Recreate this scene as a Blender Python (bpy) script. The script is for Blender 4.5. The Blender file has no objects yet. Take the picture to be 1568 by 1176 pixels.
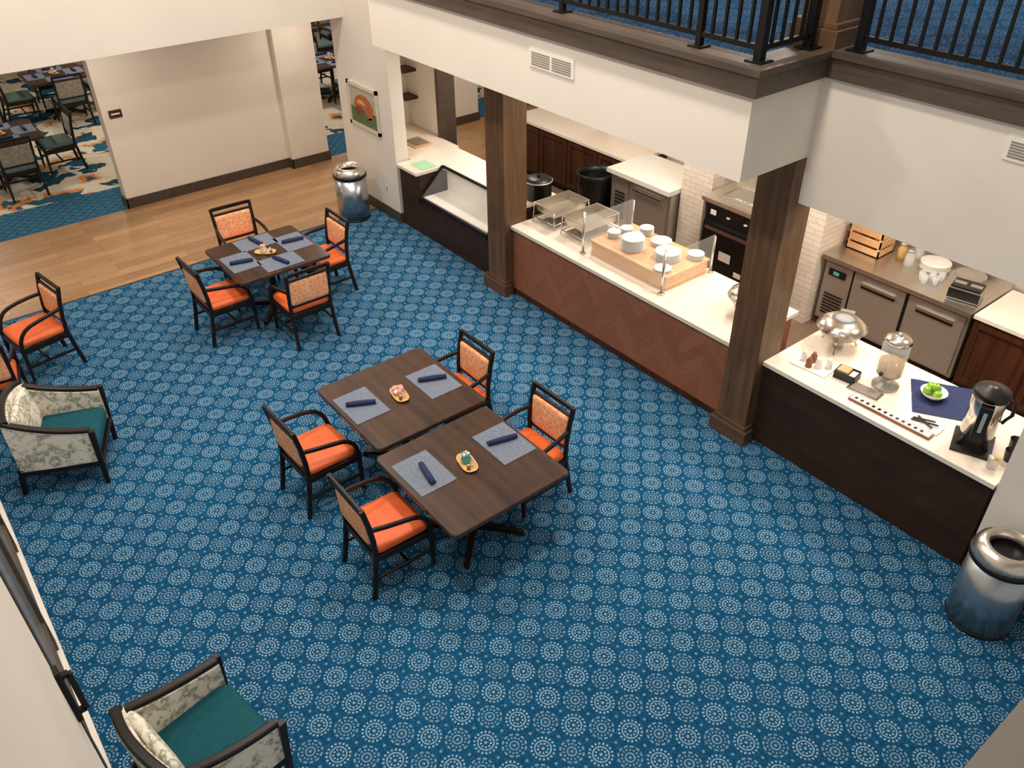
import bpy, bmesh, math, random
from mathutils import Vector, Matrix
random.seed(4)
SC=bpy.context.scene
COL=SC.collection
try: SC.view_settings.view_transform='Standard'
except Exception: pass

# ---------------------------------------------------------------- materials
def srgb(h):
    h=h.lstrip('#');c=[int(h[i:i+2],16)/255 for i in (0,2,4)]
    return tuple((x/12.92 if x<=.04045 else ((x+.055)/1.055)**2.4) for x in c)+(1,)
class NT:
    def __init__(s,name):
        s.m=bpy.data.materials.new(name);s.m.use_nodes=True
        s.t=s.m.node_tree;s.n=s.t.nodes;s.l=s.t.links
        s.b=s.n["Principled BSDF"]
    def new(s,t,**k):
        n=s.n.new(t)
        for a,b in k.items(): setattr(n,a,b)
        return n
    def put(s,sock,v):
        if hasattr(v,'is_output') or isinstance(v,bpy.types.NodeSocket): s.l.new(v,sock)
        else: sock.default_value=v
    def m_(s,op,a,b=None,c=None,clamp=False):
        n=s.new("ShaderNodeMath",operation=op,use_clamp=clamp)
        s.put(n.inputs[0],a)
        if b is not None: s.put(n.inputs[1],b)
        if c is not None: s.put(n.inputs[2],c)
        return n.outputs[0]
    def mix(s,f,a,b):
        n=s.new("ShaderNodeMix",data_type='RGBA')
        s.put(n.inputs[0],f);s.put(n.inputs[6],a);s.put(n.inputs[7],b)
        return n.outputs[2]
    def pos(s,obj=False):
        if obj: return s.new("ShaderNodeTexCoord").outputs["Object"]
        return s.new("ShaderNodeNewGeometry").outputs["Position"]
    def mapping(s,v,scale=(1,1,1),rot=(0,0,0)):
        n=s.new("ShaderNodeMapping");s.l.new(v,n.inputs[0]);n.inputs["Scale"].default_value=scale;n.inputs["Rotation"].default_value=rot
        return n.outputs[0]
    def noise(s,v,scale,detail=3,rough=.5):
        n=s.new("ShaderNodeTexNoise");s.l.new(v,n.inputs["Vector"]);n.inputs["Scale"].default_value=scale;n.inputs["Detail"].default_value=detail;n.inputs["Roughness"].default_value=rough
        return n.outputs["Fac"]
    def ramp(s,f,stops,const=False):
        n=s.new("ShaderNodeValToRGB");s.l.new(f,n.inputs[0]);e=n.color_ramp.elements
        while len(e)<len(stops): e.new(0.5)
        for i,(p,c) in enumerate(stops): e[i].position=p;e[i].color=c
        if const: n.color_ramp.interpolation='CONSTANT'
        return n.outputs[0]
    def bump(s,h,st=.2,d=.01):
        n=s.new("ShaderNodeBump");n.inputs["Strength"].default_value=st;n.inputs["Distance"].default_value=d
        s.l.new(h,n.inputs["Height"]);s.l.new(n.outputs[0],s.b.inputs["Normal"])
    def fin(s,col,rough=.5,metal=0,spec=None):
        s.put(s.b.inputs["Base Color"],col);s.put(s.b.inputs["Roughness"],rough);s.put(s.b.inputs["Metallic"],metal)
        if spec is not None: s.b.inputs["Specular IOR Level"].default_value=spec
        return s.m
def simple(name,c,rough=.5,metal=0,var=.12,scale=8,bump=0,obj=True,stretch=(1,1,1),spec=None):
    t=NT(name);c=srgb(c) if isinstance(c,str) else c
    v=t.mapping(t.pos(obj),stretch);f=t.noise(v,scale,4)
    d=tuple(x*(1-var) for x in c[:3])+(1,);l=tuple(min(1,x*(1+var)) for x in c[:3])+(1,)
    col=t.ramp(f,[(.3,d),(.7,l)])
    if bump: t.bump(f,bump,.005)
    return t.fin(col,rough,metal,spec)
def wood(name,c1,c2,rough=.45,axis='z',scale=6,spec=None):
    t=NT(name);st={'x':(1,14,14),'y':(14,1,14),'z':(14,14,1)}[axis]
    v=t.mapping(t.pos(True),st);f=t.noise(v,scale*.25,6,.65)
    v2=t.pos(True);g=t.noise(v2,3,3)
    f2=t.m_('ADD',t.m_('MULTIPLY',f,.75),t.m_('MULTIPLY',g,.25))
    col=t.ramp(f2,[(.35,srgb(c1)),(.65,srgb(c2))])
    t.bump(f,.08,.004)
    return t.fin(col,rough,0,spec)
M={}
M['wall']=simple('painted_wall','#e9e0d4',.75,var=.02,scale=2,obj=False)
M['ceil']=simple('ceiling_paint','#e8e0d4',.8,var=.02,scale=2,obj=False)
M['base']=wood('baseboard_brown','#3f342c','#54463b',.5,'x')
M['trim']=wood('trim_brown','#43382f','#5a4c40',.5,'x')
M['post']=wood('post_oak_stain','#49331f','#745538',.5,'z',5)
M['postcap']=wood('plinth_stain','#453120','#664c34',.5,'x',5)
M['dark']=wood('dark_counter_panel','#2a1d15','#3f2c20',.55,'x',3,.25)
M['cab']=wood('cabinet_wood','#30190f','#57321e',.4,'z',5,.3)
M['chairwood']=simple('espresso_wood','#1b120f',.4,var=.25,scale=12,spec=.35)
M['tabletop']=wood('walnut_tabletop','#2f2019','#50382a',.27,'x',2.5,.5)
M['oak']=wood('butcher_block','#cf9a68','#e8bd8c',.5,'x',5)
M['quartz']=simple('white_quartz','#efe3d4',.3,var=.04,scale=20,obj=False)
M['black']=simple('black_plastic','#0b0b0c',.4,var=.2)
M['iron']=simple('black_iron','#070708',.5,var=.2,spec=.3)
M['navy']=simple('navy_linen','#1c2a55',.8,var=.2,scale=60,bump=.3)
M['white']=simple('white_ceramic','#eeeae2',.25,var=.02)
M['gold']=simple('brass','#b98a3c',.3,1)
M['green']=simple('apple_green','#84b52a',.35,var=.15,scale=15)
M['mint']=simple('mint_card','#a8d8b0',.6,var=.05)
M['pink']=simple('pink_flower','#e8998f',.6,var=.2,scale=40)
M['yellow']=simple('yellow_petals','#e8c35a',.5,var=.1)
M['traywood']=simple('pale_wood_tray','#d9b070',.5,var=.12,scale=30)
M['sky']=simple('turquoise_pot','#57b5b5',.4,var=.1)
M['orange_p']=simple('orange_paint','#b9623a',.6,var=.35,scale=40)
M['green_p']=simple('green_paint','#5a7046',.6,var=.4,scale=35)
M['blue_p']=simple('sky_paint','#b7b39c',.6,var=.2,scale=20)
M['red_p']=simple('red_paint','#80402f',.6,var=.35,scale=35)
M['frame']=simple('silver_frame','#d9cfc0',.4,var=.08)
M['greyseat']=simple('sage_upholstery','#5f7775',.85,var=.15,scale=40)
M['greyback']=simple('grey_pattern_upholstery','#9a9384',.85,var=.3,scale=25)
M['teal']=simple('teal_velvet','#14505a',.8,var=.12,scale=30,bump=.1,spec=.2)
M['cups']=simple('paper_brown','#8d5a3c',.6,var=.2)
M['apron']=simple('grout_grey','#8a8278',.7)
M['ledge']=simple('ledge_greige','#8d857b',.6,var=.05)
M['paper']=simple('printed_paper','#efe9dd',.6,var=.03)
M['mirror']=simple('polished_steel','#e4ded4',.2,1,var=.03)
def steel(name,c,r=.3,axis=(1,1,40),metal=1):
    t=NT(name);v=t.mapping(t.pos(True),axis);f=t.noise(v,6,3)
    c=srgb(c);col=t.ramp(f,[(.3,tuple(x*.85 for x in c[:3])+(1,)),(.7,c)])
    return t.fin(col,r,metal)
M['steel']=steel('brushed_steel','#c4bfb8',.42,metal=.8)
M['steelcan']=steel('brushed_can_steel','#b9bec2',.3,(25,25,1),.95)
M['domesteel']=steel('brushed_dome_steel','#e6ddd0',.26,(6,6,30),.95)
M['steeltop']=steel('steel_worktop','#d2cabd',.3,(30,1,1),.9)
def glass(name,c=(.9,.95,.95,1),al=.16,r=.03):
    t=NT(name);f=t.noise(t.pos(True),2,1)
    t.fin(c,r,0);t.b.inputs["Alpha"].default_value=al
    t.b.inputs["Specular IOR Level"].default_value=.8
    return t.m
M['glass']=glass('clear_glass',al=.1)
M['glass2']=glass('tinted_plastic',(.85,.9,.92,1),.35,.1)
M['tea']=glass('amber_drink',(.75,.45,.15,1),.75,.1)
t=NT('orange_vinyl');f=t.noise(t.pos(True),6,3);t.bump(t.noise(t.pos(True),120,2),.1,.002)
M['orange']=t.fin(t.ramp(f,[(.3,srgb('#d85a24')),(.7,srgb('#ea6f33'))]),.5)
t=NT('peach_pattern_fabric')
v=t.mapping(t.pos(True),(1,1,1));vo=t.new("ShaderNodeTexVoronoi",feature='DISTANCE_TO_EDGE');t.l.new(v,vo.inputs[0]);vo.inputs["Scale"].default_value=20
f=t.ramp(vo.outputs["Distance"],[(.03,(1,1,1,1)),(.12,(0,0,0,1))])
M['peach']=t.fin(t.mix(f,srgb('#ee9d6c'),srgb('#f6c59b')),.8)
t=NT('floral_upholstery');n1=t.noise(t.pos(True),8,5,.6);n2=t.noise(t.pos(True),20,3,.6)
c1=t.ramp(n1,[(.45,srgb('#f0e8d8')),(.52,srgb('#c9c5b2')),(.56,srgb('#8b8d78')),(.6,srgb('#e6dfcd'))])
f=t.ramp(n2,[(.6,(0,0,0,1)),(.68,(1,1,1,1))])
M['floral']=t.fin(t.mix(f,c1,srgb('#a09c8c')),.9)
t=NT('placemat_weave');v=t.pos(True);n=t.noise(t.mapping(v,(1,8,1)),60,2);n2=t.noise(t.mapping(v,(8,1,1)),60,2)
M['mat']=t.fin(t.ramp(t.m_('MULTIPLY',t.m_('ADD',n,n2),.5),[(.38,srgb('#4a5468')),(.6,srgb('#8790a0'))]),.85)
# carpet with medallions
def carpet(name,a=.27,bc1='#08395c',bc2='#10567f',lc='#a6c9d9',k2=.66,amp=.9):
    t=NT(name);p=t.pos();sx=t.new("ShaderNodeSeparateXYZ");t.l.new(p,sx.inputs[0])
    u=t.m_('DIVIDE',sx.outputs[0],a);v=t.m_('DIVIDE',sx.outputs[1],a)
    def polar(ku,kv):
        fu=t.m_('SUBTRACT',t.m_('FRACT',t.m_('ADD',u,ku)),.5);fv=t.m_('SUBTRACT',t.m_('FRACT',t.m_('ADD',v,kv)),.5)
        r=t.m_('SQRT',t.m_('ADD',t.m_('MULTIPLY',fu,fu),t.m_('MULTIPLY',fv,fv)))
        return r,t.m_('ARCTAN2',fv,fu),fu,fv
    def band(r,c,w):
        return t.m_('MULTIPLY',t.m_('SUBTRACT',1,t.m_('DIVIDE',t.m_('ABSOLUTE',t.m_('SUBTRACT',r,c)),w),clamp=True),1.8,clamp=True)
    def teeth(th,n,ph=0,o=.5):
        return t.m_('ADD',t.m_('MULTIPLY',t.m_('SINE',t.m_('ADD',t.m_('MULTIPLY',th,n),ph)),2.2),o,clamp=True)
    out=None
    def add(x):
        nonlocal out
        out=x if out is None else t.m_('MAXIMUM',out,x)
    r,th,fu,fv=polar(0,0)
    add(t.m_('MULTIPLY',band(r,.285,.036),teeth(th,18)))
    add(t.m_('MULTIPLY',band(r,.2,.022),.9))
    add(t.m_('MULTIPLY',band(r,.125,.034),teeth(th,9,1)))
    add(t.m_('MULTIPLY',band(r,.0,.05),.9))
    r,th,fu,fv=polar(.5,.5)
    add(t.m_('MULTIPLY',t.m_('MULTIPLY',band(r,.29,.032),teeth(th,12,0,1.3)),k2))
    add(t.m_('MULTIPLY',t.m_('MULTIPLY',band(r,.2,.034),teeth(th,14)),k2))
    add(t.m_('MULTIPLY',band(r,.11,.024),k2))
    add(t.m_('MULTIPLY',band(r,.0,.05),k2))
    for k in ((.5,0),(0,.5)):
        r,th,fu,fv=polar(*k)
        add(t.m_('MULTIPLY',band(r,0,.05),.6))
    speck=t.ramp(t.noise(p,95,2,.6),[(.60,(0,0,0,1)),(.68,(1,1,1,1))])
    out=t.m_('MAXIMUM',out,t.m_('MULTIPLY',speck,.28))
    nz=t.noise(p,50,3);fade=t.m_('MULTIPLY',t.m_('MULTIPLY',out,amp),t.m_('ADD',t.m_('MULTIPLY',nz,1.5),.02,clamp=True))
    big=t.noise(p,.8,2);fine=t.noise(p,30,3)
    base=t.ramp(t.m_('ADD',t.m_('MULTIPLY',big,.3),t.m_('MULTIPLY',fine,.7)),[(.3,srgb(bc1)),(.7,srgb(bc2))])
    col=t.mix(fade,base,srgb(lc))
    t.bump(t.noise(p,300,2),.3,.004)
    return t.fin(col,.95,0,.1)
M['carpet']=carpet('blue_medallion_carpet')
M['carpet2']=carpet('upstairs_carpet',.4,'#0d2542','#1a4468','#56778f',.8,.6)
M['carpet3']=carpet('hall_carpet',.16,'#164a6b','#2a6688','#7fa9b8')
t=NT('dining_floral_carpet');p=t.pos();n=t.noise(p,1.1,4,.5);n2=t.noise(t.mapping(p,(1.3,1,1)),1.8,3)
c=t.ramp(n,[(0,srgb('#1c5570')),(.42,srgb('#2f4650')),(.46,srgb('#d8cfba')),(.53,srgb('#cfc4ab')),(.56,srgb('#d98a52')),(.6,srgb('#2d6178'))],True)
f=t.ramp(n2,[(.52,(0,0,0,1)),(.53,(1,1,1,1))],True)
M['rug']=t.fin(t.mix(f,c,srgb('#d9cfb9')),.95,0,.1)
def planks(name,cs,w=.18,l=1.4,rot=math.pi/2):
    t=NT(name);p=t.pos();v=t.mapping(p,(1,1,1),(0,0,rot))
    b=t.new("ShaderNodeTexBrick");t.l.new(v,b.inputs["Vector"]);b.offset=.37
    b.inputs["Scale"].default_value=1;b.inputs["Brick Width"].default_value=l;b.inputs["Row Height"].default_value=w;b.inputs["Mortar Size"].default_value=.0025
    b.inputs["Color1"].default_value=srgb(cs[0]);b.inputs["Color2"].default_value=srgb(cs[1]);b.inputs["Mortar"].default_value=srgb(cs[2])
    g=t.noise(t.mapping(v,(1.2,22,1)),2.2,5,.6)
    g2=t.ramp(g,[(.3,(.72,.68,.64,1)),(.7,(1.08,1.07,1.06,1))])
    mx=t.new("ShaderNodeMix",data_type='RGBA',blend_type='MULTIPLY');mx.inputs[0].default_value=1
    t.l.new(b.outputs[0],mx.inputs[6]);t.l.new(g2,mx.inputs[7])
    return t.fin(mx.outputs[2],.4)
M['plank']=planks('oak_plank_floor',('#bd966c','#a57f5a','#6f5238'))
M['kfloor']=planks('kitchen_floor',('#8f7a66','#806c5a','#4b3f35'),.3,.6)
t=NT('white_brick');p=t.pos();sx=t.new("ShaderNodeSeparateXYZ");t.l.new(p,sx.inputs[0])
cb=t.new("ShaderNodeCombineXYZ");t.l.new(t.m_('ADD',sx.outputs[0],sx.outputs[1]),cb.inputs[0]);t.l.new(sx.outputs[2],cb.inputs[1])
b=t.new("ShaderNodeTexBrick");t.l.new(cb.outputs[0],b.inputs["Vector"]);b.inputs["Scale"].default_value=1;b.inputs["Brick Width"].default_value=.2;b.inputs["Row Height"].default_value=.065;b.inputs["Mortar Size"].default_value=.004
b.inputs["Color1"].default_value=srgb('#efe4d6');b.inputs["Color2"].default_value=srgb('#e6d9ca');b.inputs["Mortar"].default_value=srgb('#cbbcaa')
t.bump(b.outputs["Fac"],-.5,.01);M['brick']=t.fin(b.outputs[0],.7)
# diagonal laid wood veneer on buffet front
t=NT('diagonal_wood_veneer');p=t.pos();sx=t.new("ShaderNodeSeparateXYZ");t.l.new(p,sx.inputs[0])
W=.3
zig=t.m_('PINGPONG',sx.outputs[0],W);q=t.m_('DIVIDE',t.m_('ADD',sx.outputs[2],zig),.15)
cell=t.m_('FLOOR',q);colm=t.m_('FLOOR',t.m_('DIVIDE',sx.outputs[0],W))
cb=t.new("ShaderNodeCombineXYZ");t.l.new(cell,cb.inputs[0]);t.l.new(colm,cb.inputs[1])
wn=t.new("ShaderNodeTexWhiteNoise",noise_dimensions='2D');t.l.new(cb.outputs[0],wn.inputs["Vector"])
gr=t.noise(t.mapping(p,(10,10,10)),2,5)
base=t.ramp(t.m_('ADD',t.m_('MULTIPLY',wn.outputs[0],.3),t.m_('MULTIPLY',gr,.7)),[(.1,srgb('#83503a')),(.9,srgb('#a36c52'))])
fr=t.m_('FRACT',q);edge=t.m_('MULTIPLY',t.m_('LESS_THAN',fr,.03),.2)
M['chev']=t.fin(t.mix(edge,base,srgb('#5a3424')),.6,0,.3)

# ---------------------------------------------------------------- mesh builder
class MB:
    def __init__(s,mats): s.v=[];s.f=[];s.mi=[];s.sm=[];s.mats=mats
    def _i(s,m):
        if m not in s.mats: s.mats.append(m)
        return s.mats.index(m)
    def add(s,vs,fs,m,smooth=False):
        o=len(s.v);s.v+=[tuple(v) for v in vs]
        for f in fs: s.f.append(tuple(i+o for i in f));s.mi.append(s._i(m));s.sm.append(smooth)
    def hexa(s,c,m):
        s.add(c,[(0,3,2,1),(4,5,6,7),(0,1,5,4),(1,2,6,5),(2,3,7,6),(3,0,4,7)],m)
    def box(s,x0,x1,y0,y1,z0,z1,m):
        s.hexa([(x0,y0,z0),(x1,y0,z0),(x1,y1,z0),(x0,y1,z0),(x0,y0,z1),(x1,y0,z1),(x1,y1,z1),(x0,y1,z1)],m)
    def bar(s,p0,p1,w,h,m,w2=None,h2=None,up=(0,0,1)):
        p0=Vector(p0);p1=Vector(p1);d=(p1-p0).normalized();u=Vector(up)
        if abs(d.dot(u))>.9: u=Vector((0,1,0))
        a=d.cross(u).normalized();b=a.cross(d).normalized()
        w2=w if w2 is None else w2;h2=h if h2 is None else h2
        c=[]
        for p,ww,hh in ((p0,w,h),(p1,w2,h2)):
            for sa,sb in ((-1,-1),(1,-1),(1,1),(-1,1)): c.append(p+a*sa*ww/2+b*sb*hh/2)
        s.add(c,[(0,1,2,3),(7,6,5,4),(0,4,5,1),(1,5,6,2),(2,6,7,3),(3,7,4,0)],m)
    def sweep(s,pts,w,h,m,up=(0,0,1),smooth=True):
        pts=[Vector(p) for p in pts];k=len(pts);vs=[];fs=[]
        for i,p in enumerate(pts):
            d=(pts[min(i+1,k-1)]-pts[max(i-1,0)]).normalized();u=Vector(up)
            a=d.cross(u)
            if a.length<.2: a=d.cross(Vector((0,1,0)))
            a.normalize();b=a.cross(d).normalized()
            for sa,sb in ((-.5,-.3),(-.3,-.5),(.3,-.5),(.5,-.3),(.5,.3),(.3,.5),(-.3,.5),(-.5,.3)): vs.append(p+a*sa*w+b*sb*h)
        for i in range(k-1):
            for j in range(8): fs.append((i*8+j,i*8+(j+1)%8,(i+1)*8+(j+1)%8,(i+1)*8+j))
        fs.append(tuple(range(7,-1,-1)));fs.append(tuple((k-1)*8+j for j in range(8)))
        s.add(vs,fs,m,False)
    def tube(s,pts,r,m,n=8,closed=False):
        pts=[Vector(p) for p in pts];k=len(pts);vs=[];rs=r if isinstance(r,(list,tuple)) else [r]*k
        for i,p in enumerate(pts):
            if closed: d=pts[(i+1)%k]-pts[i-1]
            else: d=pts[min(i+1,k-1)]-pts[max(i-1,0)]
            d.normalize();u=Vector((0,0,1)) if abs(d.z)<.9 else Vector((0,1,0))
            a=d.cross(u).normalized();b=a.cross(d).normalized()
            for j in range(n):
                t=2*math.pi*j/n;vs.append(p+(a*math.cos(t)+b*math.sin(t))*rs[i])
        fs=[]
        for i in range(k if closed else k-1):
            i2=(i+1)%k
            for j in range(n): fs.append((i*n+j,i*n+(j+1)%n,i2*n+(j+1)%n,i2*n+j))
        if not closed: fs.append(tuple(range(n-1,-1,-1)));fs.append(tuple((k-1)*n+j for j in range(n)))
        s.add(vs,fs,m,True)
    def lathe(s,c,prof,m,n=28,sx=1,sy=1,smooth=True,cap0=True,cap1=True):
        vs=[];fs=[]
        for r,z in prof:
            for j in range(n):
                t=2*math.pi*j/n;vs.append((c[0]+r*math.cos(t)*sx,c[1]+r*math.sin(t)*sy,c[2]+z))
        for i in range(len(prof)-1):
            for j in range(n): fs.append((i*n+j,i*n+(j+1)%n,(i+1)*n+(j+1)%n,(i+1)*n+j))
        if cap0 and prof[0][0]>1e-4: fs.append(tuple(range(n-1,-1,-1)))
        if cap1 and prof[-1][0]>1e-4: fs.append(tuple((len(prof)-1)*n+j for j in range(n)))
        s.add(vs,fs,m,smooth)
    def pillow(s,c,size,m,e=.35,nu=24,nv=12,rotz=0,tilt=None):
        vs=[];fs=[]
        def sp(x,p): return math.copysign(abs(x)**p,x)
        R=Matrix.Rotation(rotz,3,'Z')
        if tilt is not None: R=R@Matrix.Rotation(tilt,3,'X')
        for i in range(nv+1):
            ph=-math.pi/2+math.pi*i/nv
            for j in range(nu):
                th=2*math.pi*j/nu
                p=Vector((sp(math.cos(ph),e*1.6)*sp(math.cos(th),e)*size[0]/2,sp(math.cos(ph),e*1.6)*sp(math.sin(th),e)*size[1]/2,sp(math.sin(ph),.8)*size[2]/2))
                vs.append(R@p+Vector(c))
        for i in range(nv):
            for j in range(nu): fs.append((i*nu+j,i*nu+(j+1)%nu,(i+1)*nu+(j+1)%nu,(i+1)*nu+j))
        s.add(vs,fs,m,True)
    def mesh(s,name):
        me=bpy.data.meshes.new(name);me.from_pydata(s.v,[],s.f)
        for k in s.mats: me.materials.append(M[k])
        me.polygons.foreach_set("material_index",s.mi);me.polygons.foreach_set("use_smooth",s.sm)
        me.update();return me
    def obj(s,name,loc=(0,0,0),rot=0,bevel=0,scale=1):
        return place(s.mesh(name),name,loc,rot,bevel,scale)
def place(me,name,loc=(0,0,0),rot=0,bevel=0,scale=1):
    o=bpy.data.objects.new(name,me);COL.objects.link(o);o.location=loc;o.rotation_euler=(0,0,rot)
    if scale!=1: o.scale=(scale,)*3
    if bevel:
        b=o.modifiers.new("bevel","BEVEL");b.width=bevel;b.segments=2;b.limit_method='ANGLE';b.angle_limit=math.radians(50)
    return o
def boxobj(name,x0,x1,y0,y1,z0,z1,m,bevel=0):
    b=MB([]);cx,cy,cz=(x0+x1)/2,(y0+y1)/2,(z0+z1)/2
    b.box(x0-cx,x1-cx,y0-cy,y1-cy,z0-cz,z1-cz,m);return b.obj(name,(cx,cy,cz),0,bevel)
def rect(name,x0,x1,y0,y1,z,m):
    b=MB([]);b.box(x0,x1,y0,y1,z-.05,z,m);return b.obj(name)

# ---------------------------------------------------------------- room shell
YW=-5.93
rect('floor',-10.5,1.5,-6.3,.3,0,'carpet')
rect('floor_wood',-12.9,-10.5,-9,8,0,'plank')
rect('floor_kitchen',-10.5,1.5,.3,3.6,0,'kfloor')
rect('floor_hall',-10.5,1.5,3.6,8,0,'plank')
rect('floor_hall_carpet',-13.9,-12.9,-9,8,0,'carpet3')
rect('floor_dining',-24,-13.9,-12,10,0,'rug')
boxobj('trim_floor_transition',-10.52,-10.49,-6,0,-.01,.004,'base')
b=MB([])
b.box(-10.5,-8.6,YW-.2,YW,0,3.4,'wall');b.box(-2.6,.6,YW-.2,YW+.075,0,6.4,'wall');b.box(-8.6,-2.6,YW-.2,YW,2.5,3.4,'wall')
b.box(-2.59,-2.54,YW+.07,YW+.095,2.2,2.5,'iron');b.bar((-2.56,YW+.12,2.24),(-2.56,YW+.12,2.46),.022,.022,'iron');b.bar((-2.56,YW+.09,2.24),(-2.56,YW+.12,2.24),.022,.022,'iron');b.bar((-2.56,YW+.09,2.46),(-2.56,YW+.12,2.46),.022,.022,'iron')
b.obj('wall_left')
b=MB([])
x0,x1=-8.6,-2.6
b.box(x0,x1,YW-.14,YW,0,.16,'trim');b.box(x0,x1,YW-.06,YW-.03,.16,2.4,'glass2');b.box(x0,x1,YW-.14,YW,2.4,2.5,'trim')
for k in range(6):
    xx=x0+(x1-x0)*k/5;b.box(xx-.05,xx+.05,YW-.13,YW-.005,.16,2.4,'trim')
b.box(x0,x1,YW-.1,YW-.01,.42,.5,'trim');b.box(x0,x1,YW-.03,YW+.012,.16,.185,'wall')
b.obj('window_1')
rect('ground_outside',-12,2,-12,YW-.25,0,'apron')
boxobj('baseboard_left',-10.5,-8.6,YW,YW+.02,0,.14,'base')
b=MB([]);b.box(-13.15,-12.92,-2.93,.0,0,2.66,'wall');b.box(-13.15,-12.8,-.25,.42,0,2.66,'wall');b.obj('wall_far')
b=MB([]);b.box(-12.92,-12.895,-2.95,-.25,0,.15,'base');b.box(-12.8,-12.775,-.27,.44,0,.15,'base');b.box(-12.92,-12.775,-.275,-.25,0,.15,'base');b.box(-13.15,-12.895,-2.955,-2.93,0,.15,'base')
b.obj('baseboard_far')
b=MB([]);b.box(-11.25,-10.9,-9,0,2.64,6.4,'wall');b.obj('wall_bulkhead')
boxobj('ceiling_corridor',-24,-11.25,-12,10,2.66,2.8,'ceil')
boxobj('wall_dining_end',-24.2,-24,-12,10,0,2.7,'wall')
boxobj('wall_dining_back',-24,-10.5,9.8,10,0,2.7,'wall')
boxobj('wall_dining_front',-24,-12.9,-12.2,-12,0,2.7,'wall')
b=MB([]);b.box(-.28,.28,-.3,.3,0,2.66,'wall');b.box(-.3,.3,-.32,.32,0,.15,'base');b.obj('wall_hall_pillar',(-13.1,3.3,0))
b=MB([]);b.box(-11.29,-9.83,0,.2,0,6.4,'wall');b.box(-9.83,-8.7,0,.2,2.44,6.4,'wall');b.obj('wall_picture')
b=MB([]);b.box(-11.31,-9.81,-.02,0,0,.15,'base');b.box(-9.83,-9.81,0,.2,0,.15,'base');b.obj('baseboard_picture')
b=MB([]);b.box(-11.29,-11.12,.2,1.3,0,2.8,'wall');b.box(-11.12,-10.32,1.07,1.3,0,2.8,'wall');b.obj('wall_niche')
b=MB([]);b.box(-10.32,-10.25,1.04,1.33,0,2.8,'base');b.obj('trim_niche_opening')
for i,z in enumerate((1.35,1.75)):
    boxobj('corner_shelf',-11.12,-10.85,.84,1.07,z,z+.04,'cab')
# balcony / soffit
b=MB([]);b.box(-8.7,-3.5,-.81,.15,2.81,3.43,'wall');b.box(-3.5,1.5,0,.15,2.43,3.43,'wall');b.box(-1.37,1.5,-.02,.15,0,2.43,'wall');b.obj('wall_balcony')
boxobj('ceiling_kitchen',-11.29,1.5,.15,8,2.81,2.9,'ceil')
b=MB([])
b.box(-8.7,-3.45,-.86,-.6,3.43,3.62,'trim');b.box(-3.7,-3.45,-.6,-.05,3.43,3.62,'trim');b.box(-3.7,1.5,-.05,.2,3.43,3.62,'trim')
b.box(-8.7,-3.42,-.89,-.6,3.58,3.625,'trim');b.box(-3.7,-3.42,-.6,-.08,3.58,3.625,'trim');b.box(-3.7,1.5,-.08,.2,3.58,3.625,'trim')
b.obj('trim_balcony')
b=MB([]);b.box(-8.7,-3.7,-.6,8,3.5,3.6,'carpet2');b.box(-3.7,1.5,.2,8,3.5,3.6,'carpet2');b.obj('floor_upper')
boxobj('wall_upper_back',-11.2,1.5,8,8.2,0,6.4,'wall')
boxobj('baseboard_right',-1.37,1.5,-.045,-.02,0,.15,'base')
b=MB([]);b.box(-.12,1.5,-5.2,-.1,3.35,3.6,'wall');b.box(-.15,-.0,-5.2,-.1,3.56,3.62,'ledge');b.obj('trim_near_balcony')
def railing(pts,name='balcony_railing',z0=3.625):
    b=MB([])
    for (ax,ay),(bx,by) in zip(pts[:-1],pts[1:]):
        L=math.hypot(bx-ax,by-ay);n=int(L/.105)
        for z,w in ((z0+.09,.035),(z0+1.0,.05),(z0+.88,.03)): b.bar((ax,ay,z),(bx,by,z),w,w,'iron')
        for i in range(1,n):
            x=ax+(bx-ax)*i/n;y=ay+(by-ay)*i/n
            big=(i%14==0)
            b.bar((x,y,z0 if big else z0+.09),(x,y,z0+1.0),.045 if big else .02,.045 if big else .02,'iron')
            if big: b.box(x-.06,x+.06,y-.06,y+.06,z0,z0+.012,'iron')
    for x,y in pts:
        b.bar((x,y,z0),(x,y,z0+1.05),.06,.06,'iron');b.box(x-.07,x+.07,y-.07,y+.07,z0,z0+.012,'iron')
    b.obj(name)
railing([(-8.6,-.7),(-3.58,-.7),(-3.58,-.15)])
railing([(-3.3,.06),(-.1,.06)])
def vent(x0,x1,y,z0,z1):
    b=MB([]);b.box(x0,x1,y-.012,y,z0,z1,'white')
    for s in range(2):
        a=x0+.03+(x1-x0-.03)/2*s;c=a+(x1-x0-.09)/2
        for i in range(6):
            z=z0+.022+(z1-z0-.05)*i/5.5
            b.box(a,c,y-.016,y-.01,z,z+.01,'apron')
    b.obj('air_vent')
vent(-5.9,-5.32,-.81,3.15,3.31);vent(-2.12,-1.6,0,3.2,3.35)

def column(x0,x1,y0,y1,z0,z1,name='wood_column',pl=0):
    b=MB([]);cx,cy=(x0+x1)/2,(y0+y1)/2
    b.box(x0-cx,x1-cx,y0-cy,y1-cy,0,z1-z0,'post')
    yb=(y1-cy+.05) if pl==2 else -.045-cy
    for e,za,zb in ((.05,0,.15),(.025,.15,.19)):
        b.box(x0-cx-e,x1-cx+e,y0-cy-e,yb,za,zb,'postcap')
    b.obj(name,(cx,cy,z0),0,.006)
column(-7.54,-7.2,-.13,.21,0,2.81,'wood_column')
column(-3.83,-3.5,-.13,.2,0,2.81,'timber_column')
column(-3.77,-3.47,-.02,.28,3.6,6.2,'upper_timber_column',2)

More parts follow.
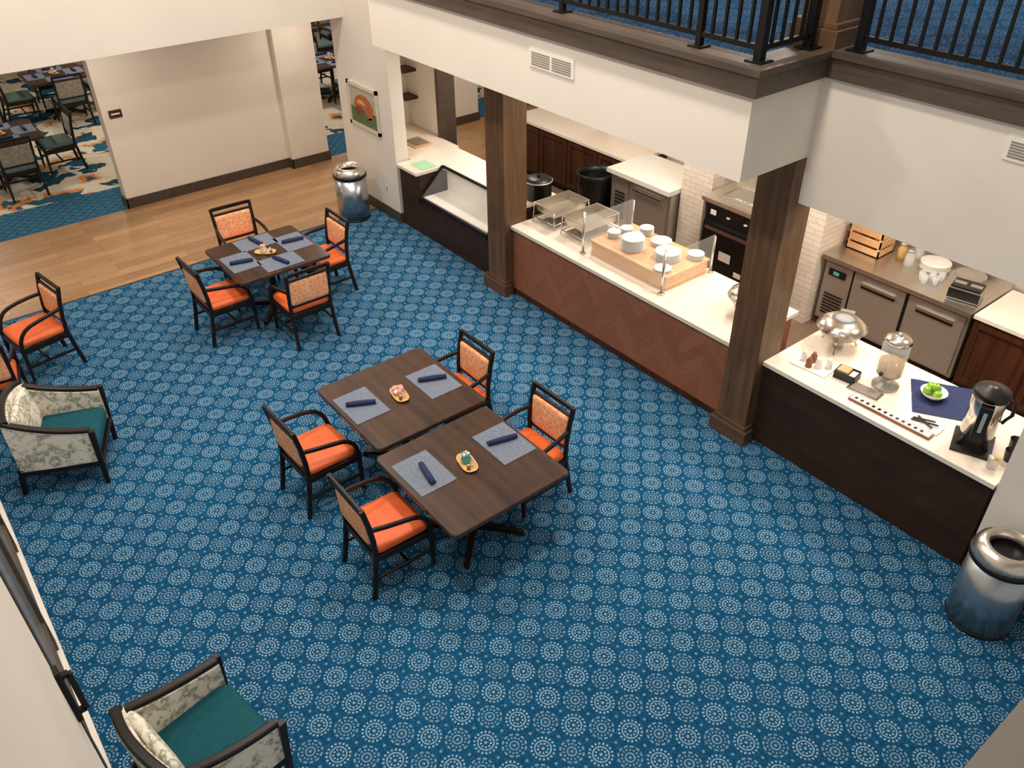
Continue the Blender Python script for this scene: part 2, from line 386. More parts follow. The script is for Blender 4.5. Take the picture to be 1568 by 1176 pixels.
# ---------------------------------------------------------------- counters
b=MB([]);b.box(-7.197,-3.833,0,.85,0,.87,'chev');b.box(-7.197,-3.833,-.04,.95,.87,.91,'quartz');b.box(-7.18,-3.85,-.012,0,0,.07,'cab');b.obj('buffet_counter')
b=MB([]);b.box(-3.497,-1.4,0,.85,0,.87,'dark');b.box(-3.497,-1.38,-.04,.95,.87,.91,'quartz');b.obj('beverage_counter')
b=MB([]);E=-7.543
b.box(-9.8,E,.03,.9,0,.55,'dark');b.box(-9.8,-9.3,.03,.9,.55,.87,'dark');b.box(-9.8,-9.3,-.02,1.0,.87,.91,'quartz')
b.box(-11.1,-9.8,.22,1.05,.87,.91,'quartz');b.box(-11.1,-9.8,.3,1.0,0,.87,'dark')
b.box(-9.3,E,.42,1.0,.87,.91,'quartz');b.box(-9.3,E,.5,.9,.55,.87,'dark')
b.box(-7.72,E,.0,.42,.87,.91,'quartz');b.box(-7.72,E,.03,.42,.55,.87,'dark')
b.add([(-9.28,.01,.56),(-7.74,.01,.56),(-7.74,.41,.92),(-9.28,.41,.92)],[(0,1,2,3)],'glass')
b.box(-9.26,-7.76,.06,.48,.55,.57,'white');b.box(-9.26,-7.76,.46,.49,.57,.88,'white')
for x in (-9.28,-7.74): b.bar((x,.01,.56),(x,.41,.92),.035,.035,'iron');b.bar((x,.01,.56),(x,.01,.5),.035,.035,'iron')
b.bar((-9.28,.01,.56),(-7.74,.01,.56),.035,.035,'iron');b.bar((-9.28,.41,.92),(-7.74,.41,.92),.03,.03,'iron')
b.obj('display_case_counter')
boxobj('menu_card',-9.65,-9.35,.12,.36,.912,.916,'mint')
b=MB([]);b.box(-10.5,-10.1,.5,.8,.912,.93,'oak');b.box(-10.45,-10.15,.53,.77,.93,.934,'steel');b.obj('wood_tray')

def cabinet(x0,x1,y0,y1,name,top='quartz',n=3):
    b=MB([]);b.box(x0,x1,y0,y1,.1,.87,'cab');b.box(x0,x1,y0+.06,y1,0,.1,'black');b.box(x0-.01,x1+.01,y0-.03,y1,.87,.91,top)
    w=(x1-x0)/n
    for i in range(n):
        a=x0+w*i+.015;c=x0+w*(i+1)-.015
        for (u0,u1,v0,v1) in ((a,c,.13,.19),(a,c,.78,.84),(a,a+.06,.19,.78),(c-.06,c,.19,.78)): b.box(u0,u1,y0-.018,y0,v0,v1,'cab')
    b.obj(name)
cabinet(-10.4,-7.78,2.55,3.29,'wood_base_cabinet',n=4)
cabinet(-2.7,-.9,2.25,3.0,'bar_cabinet',n=3)
boxobj('wall_kitchen_back',-9.0,1.5,3.3,3.45,0,2.81,'brick')
boxobj('wall_brick_pier_a',-6.58,-6.1,2.25,3.3,0,2.81,'brick')
boxobj('wall_brick_pier_b',-4.97,-4.45,2.15,3.3,0,2.81,'brick')
b=MB([]);b.box(-7.7,-6.62,2.12,2.85,.08,.9,'steel');b.box(-7.74,-6.6,2.05,2.88,.9,.96,'white')
b.box(-7.64,-7.36,2.1,2.12,.15,.85,'steel')
for i in range(8): b.box(-7.6,-7.42,2.09,2.1,.3+.05*i,.32+.05*i,'black')
b.box(-7.32,-6.66,2.09,2.12,.15,.85,'steel');b.bar((-7.25,2.06,.8),(-6.73,2.06,.8),.02,.02,'mirror')
b.box(-7.68,-6.64,2.2,2.8,0,.08,'black');b.obj('prep_refrigerator')
b=MB([]);X0,X1=-5.82,-5.0
b.box(X0,X1,1.8,2.5,.1,1.2,'black');b.box(X0-.03,X1+.02,1.76,2.5,1.2,1.25,'steeltop');b.box(X0-.03,X1+.02,2.4,2.5,1.25,1.4,'steeltop')
b.box(X0+.04,X1-.04,1.77,1.8,.25,.98,'black');b.bar((X0+.1,1.73,.92),(X1-.1,1.73,.92),.03,.03,'mirror')
b.box(X0,X0+.025,1.765,1.8,.1,1.2,'steel');b.box(X1-.025,X1,1.765,1.8,.1,1.2,'steel')
b.box(-5.5,-5.33,1.765,1.77,.55,.66,'paper');b.box(-5.25,-5.15,1.765,1.77,.42,.48,'paper')
b.box(-5.7,-5.62,1.765,1.77,1.07,1.13,'paper');b.lathe((-5.45,1.785,1.09),[(.02,-.01),(.03,.0),(.022,.012)],'steel',12);b.lathe((-5.2,1.785,1.09),[(.02,-.01),(.03,.0),(.022,.012)],'steel',12)
for x in (X0+.05,X1-.05):
    for y in (1.86,2.42): b.box(x-.03,x+.03,y-.03,y+.03,0,.1,'steel')
b.obj('kitchen_oven')
b=MB([]);b.box(-.26,.26,-.18,.18,0,.03,'steel');b.tube([(-.25,-.17,.035),(.25,-.17,.035),(.25,.17,.035),(-.25,.17,.035)],.008,'mirror',6,True);b.obj('sheet_pan',(-5.4,2.08,1.252))
b=MB([]);b.box(-4.4,-2.75,2.28,3.0,.1,.86,'steel');b.box(-4.42,-2.73,2.2,3.05,.86,.91,'steeltop');b.box(-4.42,-2.73,3.0,3.05,.91,1.05,'steeltop')
b.box(-4.38,-4.05,2.25,2.28,.14,.82,'steel');b.box(-4.33,-4.12,2.24,2.25,.68,.76,'black');b.box(-4.27,-4.2,2.235,2.24,.7,.74,'sky')
for i in range(7): b.box(-4.33,-4.1,2.24,2.25,.2+.04*i,.215+.04*i,'black')
for x0,x1 in ((-4.02,-3.42),(-3.38,-2.78)):
    b.box(x0,x1,2.24,2.28,.14,.83,'steel');b.box(x0+.1,x1-.1,2.215,2.24,.72,.75,'mirror');b.box(x0+.1,x1-.1,2.236,2.24,.68,.72,'black')
b.box(-4.04,-4.02,2.25,2.28,.14,.83,'black');b.box(-3.42,-3.38,2.25,2.28,.14,.83,'black')
for x in (-4.35,-2.8):
    for y in (2.34,2.94): b.box(x-.025,x+.025,y-.025,y+.025,0,.1,'black')
b.obj('undercounter_refrigerator')
b=MB([])
for z in (0,.11,.22):
    b.box(-.2,.2,-.16,-.145,z,z+.08,'oak');b.box(-.2,.2,.145,.16,z,z+.08,'oak');b.box(-.2,-.185,-.16,.16,z,z+.08,'oak');b.box(.185,.2,-.16,.16,z,z+.08,'oak')
b.box(-.2,.2,-.16,.16,0,.012,'oak');b.box(-.19,.19,-.15,.15,.14,.15,'oak')
for sx in (-.18,.18):
    for sy in (-.14,.14): b.box(sx-.015,sx+.015,sy-.015,sy+.015,0,.3,'oak')
for i in range(5): b.pillow((-.12+i*.06,random.uniform(-.08,.08),.18),(.09,.1,.07),'cups' if i%2 else 'traywood',.9,10,6)
b.obj('wooden_crate',(-4.17,2.7,.911))
def jar(x,y,z,r=.05,h=.16,m='glass2'):
    b=MB([]);b.lathe((0,0,0),[(r,0),(r,h*.75),(r*.7,h*.85),(r*.7,h)],m,16);b.lathe((0,0,h),[(r*.75,0),(r*.75,.025),(.01,.03)],'steel',16);b.obj('glass_jar',(x,y,z))
for x,y,m in ((-3.82,2.75,'tea'),(-3.7,2.88,'glass2'),(-3.68,2.66,'glass2')): jar(x,y,.911,m=m)
def tumbler(x,y,z,r=.035,h=.1,name='drinking_glass',m='glass2'):
    b=MB([]);b.lathe((0,0,0),[(r*.8,0),(r,h),(r*.92,h),(r*.72,.008),(0,.008)],m,16);b.obj(name,(x,y,z))
for i,(x,y) in enumerate(((-3.42,2.47),(-3.34,2.53),(-3.36,2.41),(-3.27,2.47),(-3.27,2.59))): tumbler(x,y,.911)
b=MB([])
for i in range(6): b.lathe((0,0,i*.012),[(.09,0),(.16,.012),(.155,.014),(.0,.006)],'white',24)
b.obj('dinner_plate_stack',(-3.47,2.83,.911))
b=MB([]);b.lathe((0,0,0),[(.06,0),(.13,.05),(.16,.09),(.155,.09),(.12,.05),(0,.01)],'steel',28);b.obj('mixing_bowl',(-3.08,2.8,.911))
b=MB([]);b.box(-.15,.15,-.11,.11,.01,.13,'steel');b.box(-.14,.14,-.1,.1,.13,.15,'black');b.box(-.15,.15,-.112,-.11,.02,.12,'black');b.box(-.13,-.02,-.03,.03,.15,.155,'steel');b.box(.02,.13,-.03,.03,.15,.155,'steel')
for sx in (-.12,.12):
    for sy in (-.08,.08): b.box(sx-.01,sx+.01,sy-.01,sy+.01,0,.01,'black')
b.obj('toaster',(-2.94,2.46,.911),.2)

# ---------------------------------------------------------------- sneeze guard station
b=MB([])
gx0,gx1,gy0,gy1,gz=-6.12,-4.93,.14,.9,.911
for x in (gx0,gx1):
    for y in (gy0,gy1): b.tube([(x,y,gz),(x,y,gz+.5 if y==gy0 else gz+.42)],.014,'mirror',10);b.lathe((x,y,gz),[(.035,0),(.035,.012),(.014,.016)],'mirror',16)
b.box(gx0,gx1,gy0-.004,gy0+.004,gz+.06,gz+.5,'glass')
for x in (gx0,gx1): b.box(x-.004,x+.004,gy0,gy1,gz+.05,gz+.44,'glass')
b.obj('sneeze_guard')
b=MB([]);b.box(-.56,.56,-.32,.32,0,.14,'oak');b.box(-.575,.575,-.335,.335,.14,.165,'oak');b.obj('butcher_block_riser',(-5.51,.54,.911),0,.005)
def plates(x,y,z,r,n,name='plate_stack'):
    b=MB([])
    for i in range(n): b.lathe((0,0,i*.011),[(r*.55,0),(r*.95,.014),(r,.02),(r*.93,.018),(r*.55,.006),(.0,.005)],'white',28)
    b.obj(name,(x,y,z))
zt=.911+.166
plates(-5.62,.4,zt,.13,12);plates(-5.5,.72,zt,.115,4);plates(-5.22,.52,zt,.14,8);plates(-5.08,.3,zt,.095,2);plates(-5.04,.76,zt,.09,5)
plates(-5.96,.45,zt,.075,6,'bowl_stack');plates(-5.95,.64,zt,.075,5,'bowl_stack');plates(-5.78,.78,zt,.08,7,'bowl_stack');plates(-5.78,.62,zt,.07,4,'bowl_stack')
def rack(x,y,rot=0):
    b=MB([]);w,d,h=.27,.18,.22
    for sx in (-1,1):
        for sy in (-1,1): b.tube([(sx*w*1.04,sy*d*1.08,0),(sx*w,sy*d,h)],.007,'mirror',6)
    for z in (.05,h): b.tube([(-w,-d,z),(w,-d,z),(w,d,z),(-w,d,z)],.007,'mirror',6,True)
    o=[(-w,-d),(w,-d),(w,d),(-w,d)]
    R0=[(a*1.06,c*1.08,h+.012) for a,c in o];R1=[(a*.97,c*.96,h+.012) for a,c in o];R2=[(a*.9,c*.87,h-.09) for a,c in o]
    vs=R0+R1+R2;fs=[]
    for k in range(4):
        j=(k+1)%4;fs.append((k,j,4+j,4+k));fs.append((4+k,4+j,8+j,8+k))
    fs.append((8,9,10,11));b.add(vs,fs,'steeltop')
    for sx in (-.12,.12): b.lathe((sx,0,.02),[(.04,0),(.045,.06),(.04,.065)],'steel',14)
    b.box(-w*.9,w*.9,-d*.8,d*.8,.035,.045,'steel')
    b.obj('chafing_dish_frame',(x,y,.911),rot)
rack(-6.96,.55,math.pi/2);rack(-6.46,.56,math.pi/2)
b=MB([]);b.lathe((0,0,0),[(.15,0),(.17,.05),(.17,.22),(.18,.23)],'black',28);b.lathe((0,0,.23),[(.18,0),(.17,.03),(.1,.05),(.02,.055)],'black',28);b.lathe((0,0,.236),[(.183,0),(.185,.01),(.175,.014)],'steel',28);b.lathe((0,0,.28),[(.015,0),(.015,.02),(.03,.03),(0,.04)],'black',12);b.obj('soup_kettle',(-7.62,.74,.911))
def chafer(x,y,name,s=1.0):
    b=MB([])
    for k in range(3):
        a=k*2.1+.5;b.tube([(.17*math.cos(a),.17*math.sin(a),.012),(.13*math.cos(a),.13*math.sin(a),.08),(.18*math.cos(a),.18*math.sin(a),.15)],.01,'mirror',8)
    b.lathe((0,0,.02),[(.05,0),(.05,.05),(.045,.055)],'steel',16)
    b.lathe((0,0,.12),[(.1,0),(.17,.03),(.2,.09),(.215,.095)],'domesteel',36)
    b.lathe((0,0,.215),[(.21,0),(.19,.04),(.13,.075),(.1,.082)],'mirror',36,cap0=False,cap1=False)
    b.lathe((0,0,.297),[(.1,0),(.05,.012),(.001,.015)],'glass2',24)
    b.tube([(-.06,-.2,.25),(-.05,-.235,.26),(.05,-.235,.26),(.06,-.2,.25)],.008,'mirror',8)
    b.box(-.06,.06,.2,.25,.2,.25,'steel')
    b.obj(name,(x,y,.911),.4,0,s)
chafer(-3.22,.68,'round_chafing_dish',1.05);chafer(-4.12,.5,'small_chafing_dish')
b=MB([]);b.box(-.17,.17,-.11,.11,0,.012,'white')
for i,(x,y) in enumerate(((-.1,0),(-.03,.04),(.05,-.02),(-.02,-.06),(.12,.04))): b.lathe((x,y,.012),[(.028,0),(.028,.07),(.016,.085),(.016,.1),(.0,.102)],'cups' if i%2 else 'white',14)
b.obj('condiment_tray',(-3.17,.25,.911),.1)
b=MB([])
for s in (-1,1): b.box(-.09,.09,s*.065-.006,s*.065+.006,0,.07,'black');b.box(s*.09-.006,s*.09+.006,-.065,.065,0,.07,'black')
b.box(-.09,.09,-.065,.065,0,.01,'black');b.box(-.08,.02,-.05,.05,.01,.08,'oak');b.box(.03,.08,-.05,.05,.01,.06,'white');b.obj('napkin_caddy',(-2.88,.32,.911),.15)
b=MB([]);b.lathe((0,0,0),[(.1,0),(.1,.02),(.05,.04),(.05,.1),(.09,.12)],'steel',28)
b.lathe((0,0,.12),[(.09,0),(.1,.02),(.1,.28),(.095,.29)],'glass2',28);b.lathe((0,0,.13),[(.085,0),(.09,.01),(.09,.1),(.0,.1)],'tea',28)
b.lathe((0,0,.41),[(.102,0),(.09,.03),(.04,.045),(.015,.05),(.02,.07),(0,.075)],'mirror',28)
b.tube([(.0,-.1,.15),(0,-.14,.15),(0,-.145,.12)],.012,'mirror',8);b.lathe((0,-.13,.16),[(.015,0),(.015,.02)],'black',10)
b.obj('beverage_dispenser',(-2.6,.47,.911),0,0,1.12)
b=MB([]);b.box(-.14,.14,-.07,.07,0,.01,'mirror');b.box(-.12,.12,-.055,.055,.01,.014,'apron');b.obj('drip_tray',(-2.66,.26,.911),.1)
b=MB([]);vs=[];n=14
for i in range(n+1):
    for j in range(n+1):
        u=i/n-.5;v=j/n-.5;vs.append((u*.5,v*.5,.006+.005*math.sin(u*22+v*7)*math.cos(v*15)))
b.add(vs,[(i*(n+1)+j,(i+1)*(n+1)+j,(i+1)*(n+1)+j+1,i*(n+1)+j+1) for i in range(n) for j in range(n)],'navy',True)
b.obj('navy_table_cloth',(-2.17,.655,.911),.55)
b=MB([]);b.lathe((0,0,0),[(.05,0),(.08,.02),(.11,.06),(.105,.06),(.075,.025),(.0,.01)],'white',28)
for x,y,z in ((-.045,-.03,.06),(.045,-.03,.06),(0,.045,.06),(-.05,.04,.065),(.0,0,.1)):
    b.lathe((x,y,z-.035),[(0,.006),(.015,0),(.03,.012),(.037,.035),(.032,.056),(.018,.068),(.004,.06)],'green',18,cap0=False,cap1=False);b.tube([(x,y,z+.022),(x+.004,y,z+.045)],.002,'cups',5)
b.obj('apple_bowl',(-2.25,.62,.923))
b=MB([]);b.box(-.36,.36,-.04,.04,0,.02,'cups');b.box(-.35,.35,-.032,.032,.02,.024,'paper')
for i in range(12): b.box(-.32+i*.053,-.295+i*.053,-.015,.015,.024,.026,'black')
b.obj('serving_sign_board',(-2.33,.1,.911),.02)
b=MB([]);b.box(-.14,.14,-.07,.07,0,.012,'white');b.bar((-.1,-.03,.02),(.1,.03,.03),.012,.01,'black');b.bar((-.08,.05,.02),(.08,-.04,.03),.012,.01,'black');b.bar((-.1,.0,.02),(.06,.06,.03),.012,.01,'black');b.obj('utensil_tray',(-2.1,.23,.911),.03)
b=MB([]);b.box(-.13,.13,-.17,.12,0,.02,'black')
for a in range(4):
    t=a*math.pi/2+.78;b.tube([(.13*math.cos(t),.13*math.sin(t),.01),(.09*math.cos(t),.09*math.sin(t),.09)],.015,'black',8)
b.lathe((0,0,.08),[(.1,0),(.11,.02)],'black',32);b.lathe((0,0,.1),[(.11,0),(.11,.3),(.105,.31)],'mirror',32)
b.lathe((0,0,.41),[(.118,0),(.12,.03),(.11,.05),(.05,.06),(.04,.075),(.0,.078)],'black',32)
b.tube([(.11,0,.42),(.155,0,.4),(.16,0,.3),(.12,0,.22)],.013,'black',8)
b.box(-.04,.04,-.16,-.1,.12,.4,'black');b.tube([(0,-.13,.14),(0,-.13,.1)],.012,'black',8);b.box(-.012,.012,-.166,-.16,.2,.36,'glass2')
b.obj('coffee_urn',(-1.74,.32,.911),.35,0,1.12)
for x,y,m in ((-1.5,.48,'black'),(-1.5,.13,'glass2'),(-1.46,.32,'black')):
    b=MB([]);b.lathe((0,0,0),[(.035,0),(.045,.1),(.047,.1),(.042,.098),(.033,.01),(0,.008)],m,18)
    if m!='black':
        for k in range(6): b.pillow((random.uniform(-.02,.02),random.uniform(-.02,.02),.08+.012*k*.5),(.03,.05,.008),'yellow' if k%2 else 'white',rotz=k)
    b.obj('creamer_cup' if m!='black' else 'cup_holder',(x,y,.911))
b=MB([]);b.lathe((0,0,0),[(.22,0),(.25,.6),(.27,.72),(.275,.78),(.26,.79),(.24,.7),(.2,.3),(0,.28)],'black',28)
for k in range(14):
    a=k*.45;b.tube([(.26*math.cos(a),.26*math.sin(a),.79),(.275*math.cos(a+.1),.275*math.sin(a+.1),.7),(.262*math.cos(a),.262*math.sin(a),.6)],.008,'black',5)
b.obj('kitchen_trash_bin',(-8.05,2.15,0))

# ---------------------------------------------------------------- trash cans
def trash(x,y):
    b=MB([]);r=.232
    b.lathe((0,0,0),[(r-.01,0),(r,.01),(r,.03)],'black',48);b.lathe((0,0,.03),[(r-.003,0),(r-.003,.6)],'steelcan',48)
    b.lathe((0,0,.63),[(r,0),(r+.01,.005),(r+.01,.045),(r,.05)],'black',48)
    b.lathe((0,0,.68),[(r,0),(r,.02),(r-.015,.06),(r-.05,.095),(r-.075,.1),(r-.09,.09),(r-.1,.03)],'domesteel',48,cap0=False,cap1=False)
    b.lathe((0,0,.71),[(r-.1,.0),(r-.11,-.3),(0,-.3)],'black',48,cap0=False)
    b.obj('trash_can',(x,y,0))
trash(-10.46,-.42);trash(-1.05,-.37)

# ---------------------------------------------------------------- framed painting
b=MB([]);w,h=.83,.62
for a in ((-w/2,w/2,-h/2,-h/2+.05),(-w/2,w/2,h/2-.05,h/2),(-w/2,-w/2+.05,-h/2,h/2),(w/2-.05,w/2,-h/2,h/2)): b.box(a[0],a[1],-.03,0,a[2],a[3],'frame')
b.box(-w/2+.05,w/2-.05,-.012,0,-h/2+.05,h/2-.05,'blue_p')
b.box(-w/2+.05,w/2-.05,-.014,-.012,-h/2+.05,-.04,'green_p')
def disc(cx,cz,rx,rz,y,m,a0=0,a1=2*math.pi,n=24):
    vs=[(cx,y,cz)]+[(cx+rx*math.cos(a0+(a1-a0)*i/n),y,cz+rz*math.sin(a0+(a1-a0)*i/n)) for i in range(n+1)]
    b.add(vs,[(0,i+1,i+2) for i in range(n)],m)
disc(0,-.03,.27,.2,-.015,'orange_p',0,math.pi);disc(-.12,-.08,.12,.08,-.016,'red_p');disc(.14,-.05,.1,.1,-.016,'orange_p');disc(.0,-.14,.1,.05,-.017,'green_p');disc(.2,-.16,.1,.05,-.016,'green_p');disc(-.05,.03,.12,.06,-.0165,'traywood',0,math.pi)
b.obj('framed_painting',(-10.57,-.002,1.5))
b=MB([]);b.box(0,.012,-.09,.09,-.055,.055,'cab');b.box(.012,.014,-.06,.06,-.01,.012,'white');b.obj('room_sign',(-12.92,-2.75,1.4))
b=MB([]);b.box(-.035,.035,-.006,0,-.055,.055,'white');b.box(-.012,.012,-.008,-.006,.005,.035,'apron');b.box(-.012,.012,-.008,-.006,-.035,-.005,'apron');b.obj('wall_outlet',(-10.15,-.0,.42))

# ---------------------------------------------------------------- chairs
def chair_mesh(seat='orange',back='peach',arms=True,nm='dining_chair'):
    b=MB([]);W='chairwood'
    for s in (-1,1):
        b.sweep([(s*.245,-.3,0),(s*.24,-.265,.2),(s*.235,-.235,.42),(s*.236,-.24,.58),(s*.24,-.262,.75),(s*.245,-.3,.93)],.034,.042,W,up=(0,1,0))
        b.bar((s*.25,.24,.03),(s*.25,.235,.46),.028,.028,W,.038,.042)
        b.lathe((s*.25,.24,0),[(.008,0),(.016,.012),(.012,.03)],'gold',10)
        b.bar((s*.245,-.27,.2),(s*.25,.235,.2),.02,.028,W)
        b.bar((s*.235,-.24,.39),(s*.25,.23,.39),.03,.06,W)
        if arms:
            P=[(s*.24,-.25,.7),(s*.262,-.13,.688),(s*.272,.0,.67),(s*.272,.09,.65),(s*.27,.15,.62),(s*.264,.195,.57),(s*.256,.222,.51),(s*.25,.235,.44)]
            b.sweep(P,.038,.03,W,up=(s,0,0))
    b.bar((-.25,.235,.39),(.25,.235,.39),.03,.06,W);b.bar((-.235,-.235,.39),(.235,-.235,.39),.03,.06,W)
    b.bar((-.245,.02,.2),(.245,.02,.2),.024,.024,W)
    b.pillow((0,0,.455),(.5,.48,.1),seat,.22,36,12)
    def R(z,h,d=.026):
        y=-.25-.05*max(0,(z-.68)/.25)
        b.bar((-.24,y,z),(.24,y,z),d,h,W)
    R(.915,.04);R(.845,.022);R(.52,.03)
    b.pillow((0,-.262,.682),(.45,.3,.05),back,.16,36,10,0,math.pi/2+.06)
    return b.mesh(nm)
CH=chair_mesh();CH2=chair_mesh('greyseat','greyback',False,'side_chair')
def chair(x,y,deg,me=None,name='dining_chair'): place(me or CH,name,(x,y,0),math.radians(deg),.004,1.02)
chair(-5.46,-3.56,2);chair(-4.32,-3.56,-1);chair(-5.38,-2.18,180);chair(-4.27,-2.18,181)
chair(-8.62,-3.14,2);chair(-8.74,-1.82,181);chair(-7.99,-2.46,90);chair(-9.56,-2.43,-92)
chair(-9.18,-5.02,190);chair(-8.5,-5.6,80)

# ---------------------------------------------------------------- tables
def table(x,y,sx=1.1,sy=1.1,name='dining_table'):
    b=MB([]);r=.05;pts=[]
    for cx,cy,a0 in ((sx/2-r,sy/2-r,0),(-sx/2+r,sy/2-r,90),(-sx/2+r,-sy/2+r,180),(sx/2-r,-sy/2+r,270)):
        for k in range(5):
            a=math.radians(a0+k*22.5);pts.append((cx+r*math.cos(a),cy+r*math.sin(a)))
    n=len(pts);pr=[(1,.715),(1.0,.745),(.99,.752)]
    vs=[(px*k,py*k,z) for k,z in pr for px,py in pts]
    fs=[(i*n+j,i*n+(j+1)%n,(i+1)*n+(j+1)%n,(i+1)*n+j) for i in range(2) for j in range(n)]
    fs+=[tuple(range(n-1,-1,-1)),tuple(2*n+j for j in range(n))]
    b.add(vs,fs,'tabletop')
    b.lathe((0,0,.06),[(.06,0),(.04,.05),(.038,.5),(.07,.63),(.2,.655)],'chairwood',20)
    for k in range(4):
        a=math.pi/4+k*math.pi/2;c,s=math.cos(a),math.sin(a)
        b.bar((c*.02,s*.02,.09),(c*.42,s*.42,.035),.06,.06,'chairwood',.045,.035);b.lathe((c*.41,s*.41,0),[(.02,0),(.02,.02)],'iron',10)
        b.bar((c*.03,s*.03,.69),(c*.4,s*.4,.7),.04,.04,'chairwood')
    b.obj(name,(x,y,0))
table(-5.345,-2.76,1.1,1.12);table(-4.17,-2.83,1.13,1.13);table(-8.72,-2.48,1.06,1.12)
def setting(x,y,deg,nx=0,ny=0,nr=0):
    b=MB([]);b.box(-.225,.225,-.165,.165,0,.004,'mat');b.obj('placemat',(x,y,.753),math.radians(deg))
    b=MB([]);b.tube([(-.13,0,.022),(-.05,0,.024),(.05,0,.024),(.13,0,.022)],[.02,.024,.024,.02],'navy',12)
    b.tube([(-.13,.018,.014),(.12,.022,.014)],.014,'navy',8);b.obj('napkin_roll',(x+nx,y+ny,.757),math.radians(deg+nr))
setting(-5.42,-3.12,0,.0,.0,62);setting(-5.32,-2.42,0,-.02,.0,66)
setting(-4.33,-3.18,0,0.04,0,-12);setting(-4.22,-2.46,0,-.02,.0,75)
setting(-8.68,-2.83,0,.04,0,75);setting(-8.78,-2.12,0,0,0,80);setting(-8.4,-2.46,90,0,0,-75);setting(-9.05,-2.48,90,0,0,-80)
def center(x,y,rot,kind):
    b=MB([]);n=32
    def ring(L,Wd,z):
        out=[]
        for j in range(n):
            t=2*math.pi*j/n;c,s=math.cos(t),math.sin(t)
            out.append((math.copysign(abs(c)**.6,c)*L,math.copysign(abs(s)**.75,s)*Wd,z))
        return out
    rs=[ring(.1,.05,0),ring(.125,.066,.02),ring(.118,.059,.02),ring(.1,.046,.008)]
    vs=sum(rs,[]);fs=[(i*n+j,i*n+(j+1)%n,(i+1)*n+(j+1)%n,(i+1)*n+j) for i in range(3) for j in range(n)]
    fs+=[tuple(range(n-1,-1,-1)),tuple(3*n+j for j in range(n))];b.add(vs,fs,'traywood')
    if kind=='pink':
        for k in range(9):
            a=k*.9;b.pillow((-.03+.035*math.cos(a),.03*math.sin(a),.045+.008*(k%3)),(.055,.055,.04),'pink' if k%3 else 'white',.9,10,6)
    else:
        b.lathe((-.02,0,.009),[(.03,0),(.045,.03),(.03,.065),(.033,.07),(0,.065)],'sky' if kind=='blue' else 'white',18)
        for k in range(5): b.pillow((-.02+.02*math.cos(k*1.3),.02*math.sin(k*1.3),.09),(.03,.03,.035),('yellow','pink')[k%2] if kind!='blue' else ('sky','white','yellow')[k%3],.9,8,6)
    for dx,dy,m in ((.055,.018,'white'),(.075,-.02,'cups')):
        b.lathe((dx,dy,.009),[(.014,0),(.016,.03),(.012,.042)],m,12);b.lathe((dx,dy,.051),[(.013,0),(.01,.008),(0,.01)],'mirror',12)
    b.obj('centerpiece_tray',(x,y,.753),rot)
center(-5.33,-2.78,-.15,'pink');center(-4.2,-2.85,-.2,'blue');center(-8.72,-2.5,.9,'y')

# ---------------------------------------------------------------- armchairs
def arm_mesh():
    b=MB([]);W='chairwood'
    for s in (-1,1):
        b.bar((s*.33,.33,0),(s*.355,.355,.62),.035,.04,W,.045,.05)
        b.bar((s*.28,-.38,0),(s*.3,-.32,.3),.035,.04,W,.045,.05)
        n=10;P=[]
        for i in range(n+1):
            u=i/n;y=.34-.66*u;x=s*(.35-.03*u**2);z=.6+.02*math.sin(u*3.1)+.2*u**2.2
            P.append((x,y,z))
        vs=[];fs=[]
        for (x,y,z) in P: vs+=[(x,y,.24),(x,y,z),(x-s*.055,y,z-.005),(x-s*.055,y,.24)]
        for i in range(n):
            for j in range(4): fs.append((i*4+j,(i+1)*4+j,(i+1)*4+(j+1)%4,i*4+(j+1)%4))
        fs+=[(3,2,1,0),tuple(n*4+j for j in range(4))]
        b.add(vs,fs,'floral',False)
        b.sweep([(x-s*.02,y,z+.014) for x,y,z in P],.06,.04,W)
        b.bar((s*.345,.34,.25),(s*.31,-.32,.25),.035,.05,W)
    n=12;B=[]
    for i in range(n+1):
        u=i/n*2-1;x=u*.32;y=-.32-.05*(1-u*u);z=.8+.05*(1-u*u);B.append((x,y,z))
    vs=[];fs=[]
    for (x,y,z) in B: vs+=[(x*.93,y+.07,.24),(x,y,z),(x,y+.08,z-.005),(x*.93,y+.16,.24)]
    for i in range(n):
        for j in range(4): fs.append((i*4+j,i*4+(j+1)%4,(i+1)*4+(j+1)%4,(i+1)*4+j))
    fs+=[(0,1,2,3),tuple(n*4+3-j for j in range(4))]
    b.add(vs,fs,'floral')
    b.sweep([(x,y+.035,z+.014) for x,y,z in B],.06,.04,W)
    b.bar((-.345,.345,.25),(.345,.345,.25),.035,.05,W);b.box(-.31,.31,-.28,.33,.23,.3,'teal')
    b.pillow((0,.06,.37),(.62,.6,.17),'teal',.2,40,12)
    b.pillow((0,-.22,.62),(.56,.4,.09),'floral',.3,30,10,0,math.pi/2+.12)
    return b.mesh('armchair')
AR=arm_mesh()
place(AR,'armchair',(-7.22,-5.27,0),math.radians(-22),.004)
place(AR,'armchair',(-3.42,-5.42,0),math.radians(10),.004)

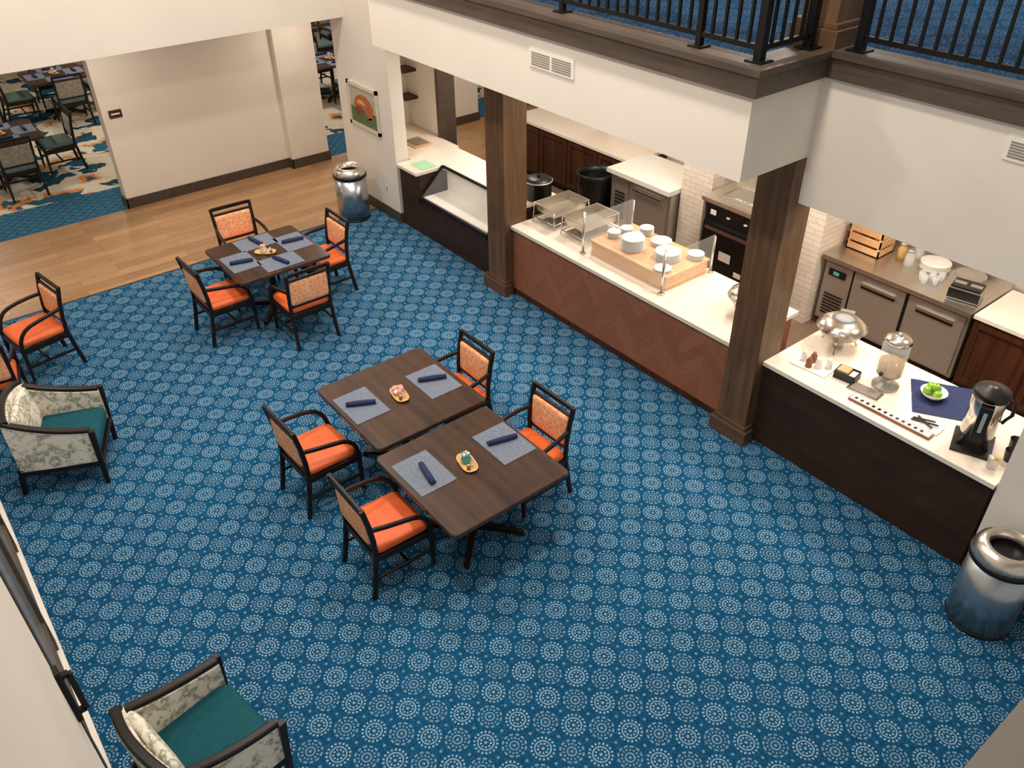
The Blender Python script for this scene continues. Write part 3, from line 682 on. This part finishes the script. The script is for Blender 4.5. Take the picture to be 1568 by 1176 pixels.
# ---------------------------------------------------------------- dining room beyond
def dtable(x,y):
    table(x,y,1.1,1.1)
    for dx,dy,r in ((0,.75,180),(0,-.75,0),(.75,0,90),(-.75,0,-90)): chair(x+dx,y+dy,r,CH2,'side_chair')
    for dx,dy,r in ((0,.35,0),(0,-.35,0),(.35,0,90),(-.35,0,90)): setting(x+dx,y+dy,r)
    center(x,y,.3,'y')
for x,y in ((-15.3,-4.0),(-17.9,-5.0),(-18.4,-2.4),(-15.9,2.2),(-18.6,.9),(-18.2,3.9)): dtable(x,y)

# ---------------------------------------------------------------- camera
f,pit,rol,yaw,H,cy=1272,35.797,0.697,52.078,5.172,-5.656
p=math.radians(pit);r=math.radians(rol);y=math.radians(yaw)
h=Vector((-math.sin(y),math.cos(y),0));r0=Vector((math.cos(y),math.sin(y),0));up=Vector((0,0,1))
F=h*math.cos(p)-up*math.sin(p);D0=-h*math.sin(p)-up*math.cos(p)
R=r0*math.cos(r)+D0*math.sin(r);D=D0*math.cos(r)-r0*math.sin(r)
cd=bpy.data.cameras.new('camera');cam=bpy.data.objects.new('camera',cd);COL.objects.link(cam)
U=-D;Bk=-F
cam.matrix_world=Matrix(((R.x,U.x,Bk.x,0),(R.y,U.y,Bk.y,cy),(R.z,U.z,Bk.z,H),(0,0,0,1)))
cd.sensor_width=36;cd.lens=36*f/1568;cd.clip_start=.05;SC.camera=cam

# ---------------------------------------------------------------- lights
w=bpy.data.worlds.new('world');SC.world=w;w.use_nodes=True
w.node_tree.nodes['Background'].inputs[0].default_value=(1,.95,.89,1);w.node_tree.nodes['Background'].inputs[1].default_value=.42
def area(x,y,z,s,e,c=(1,.89,.77),name='ceiling_light'):
    l=bpy.data.lights.new(name,'AREA');l.size=s;l.energy=e;l.color=c;l.shape='DISK'
    o=bpy.data.objects.new(name,l);COL.objects.link(o);o.location=(x,y,z)
for x in (-9,-6.2,-3.4):
    for yy in (-4.2,-1.8): area(x,yy,6.3,.5,78)
for x in (-9.2,-7,-5,-3,-1.8): area(x,1.4,2.78,.35,32)
for x in (-6.5,-4.5,-2.6): area(x,.45,2.79,.2,12)
for yy in (-6,-3,0,3): area(-12,yy,2.62,.3,14)
for x in (-15.5,-18.5):
    for yy in (-5,-1.5,2.5): area(x,yy,2.62,.4,30)
area(-6,3.5,6.0,.8,110);area(-2.5,2.5,6.0,.6,50);area(-9,5,2.7,.4,30)
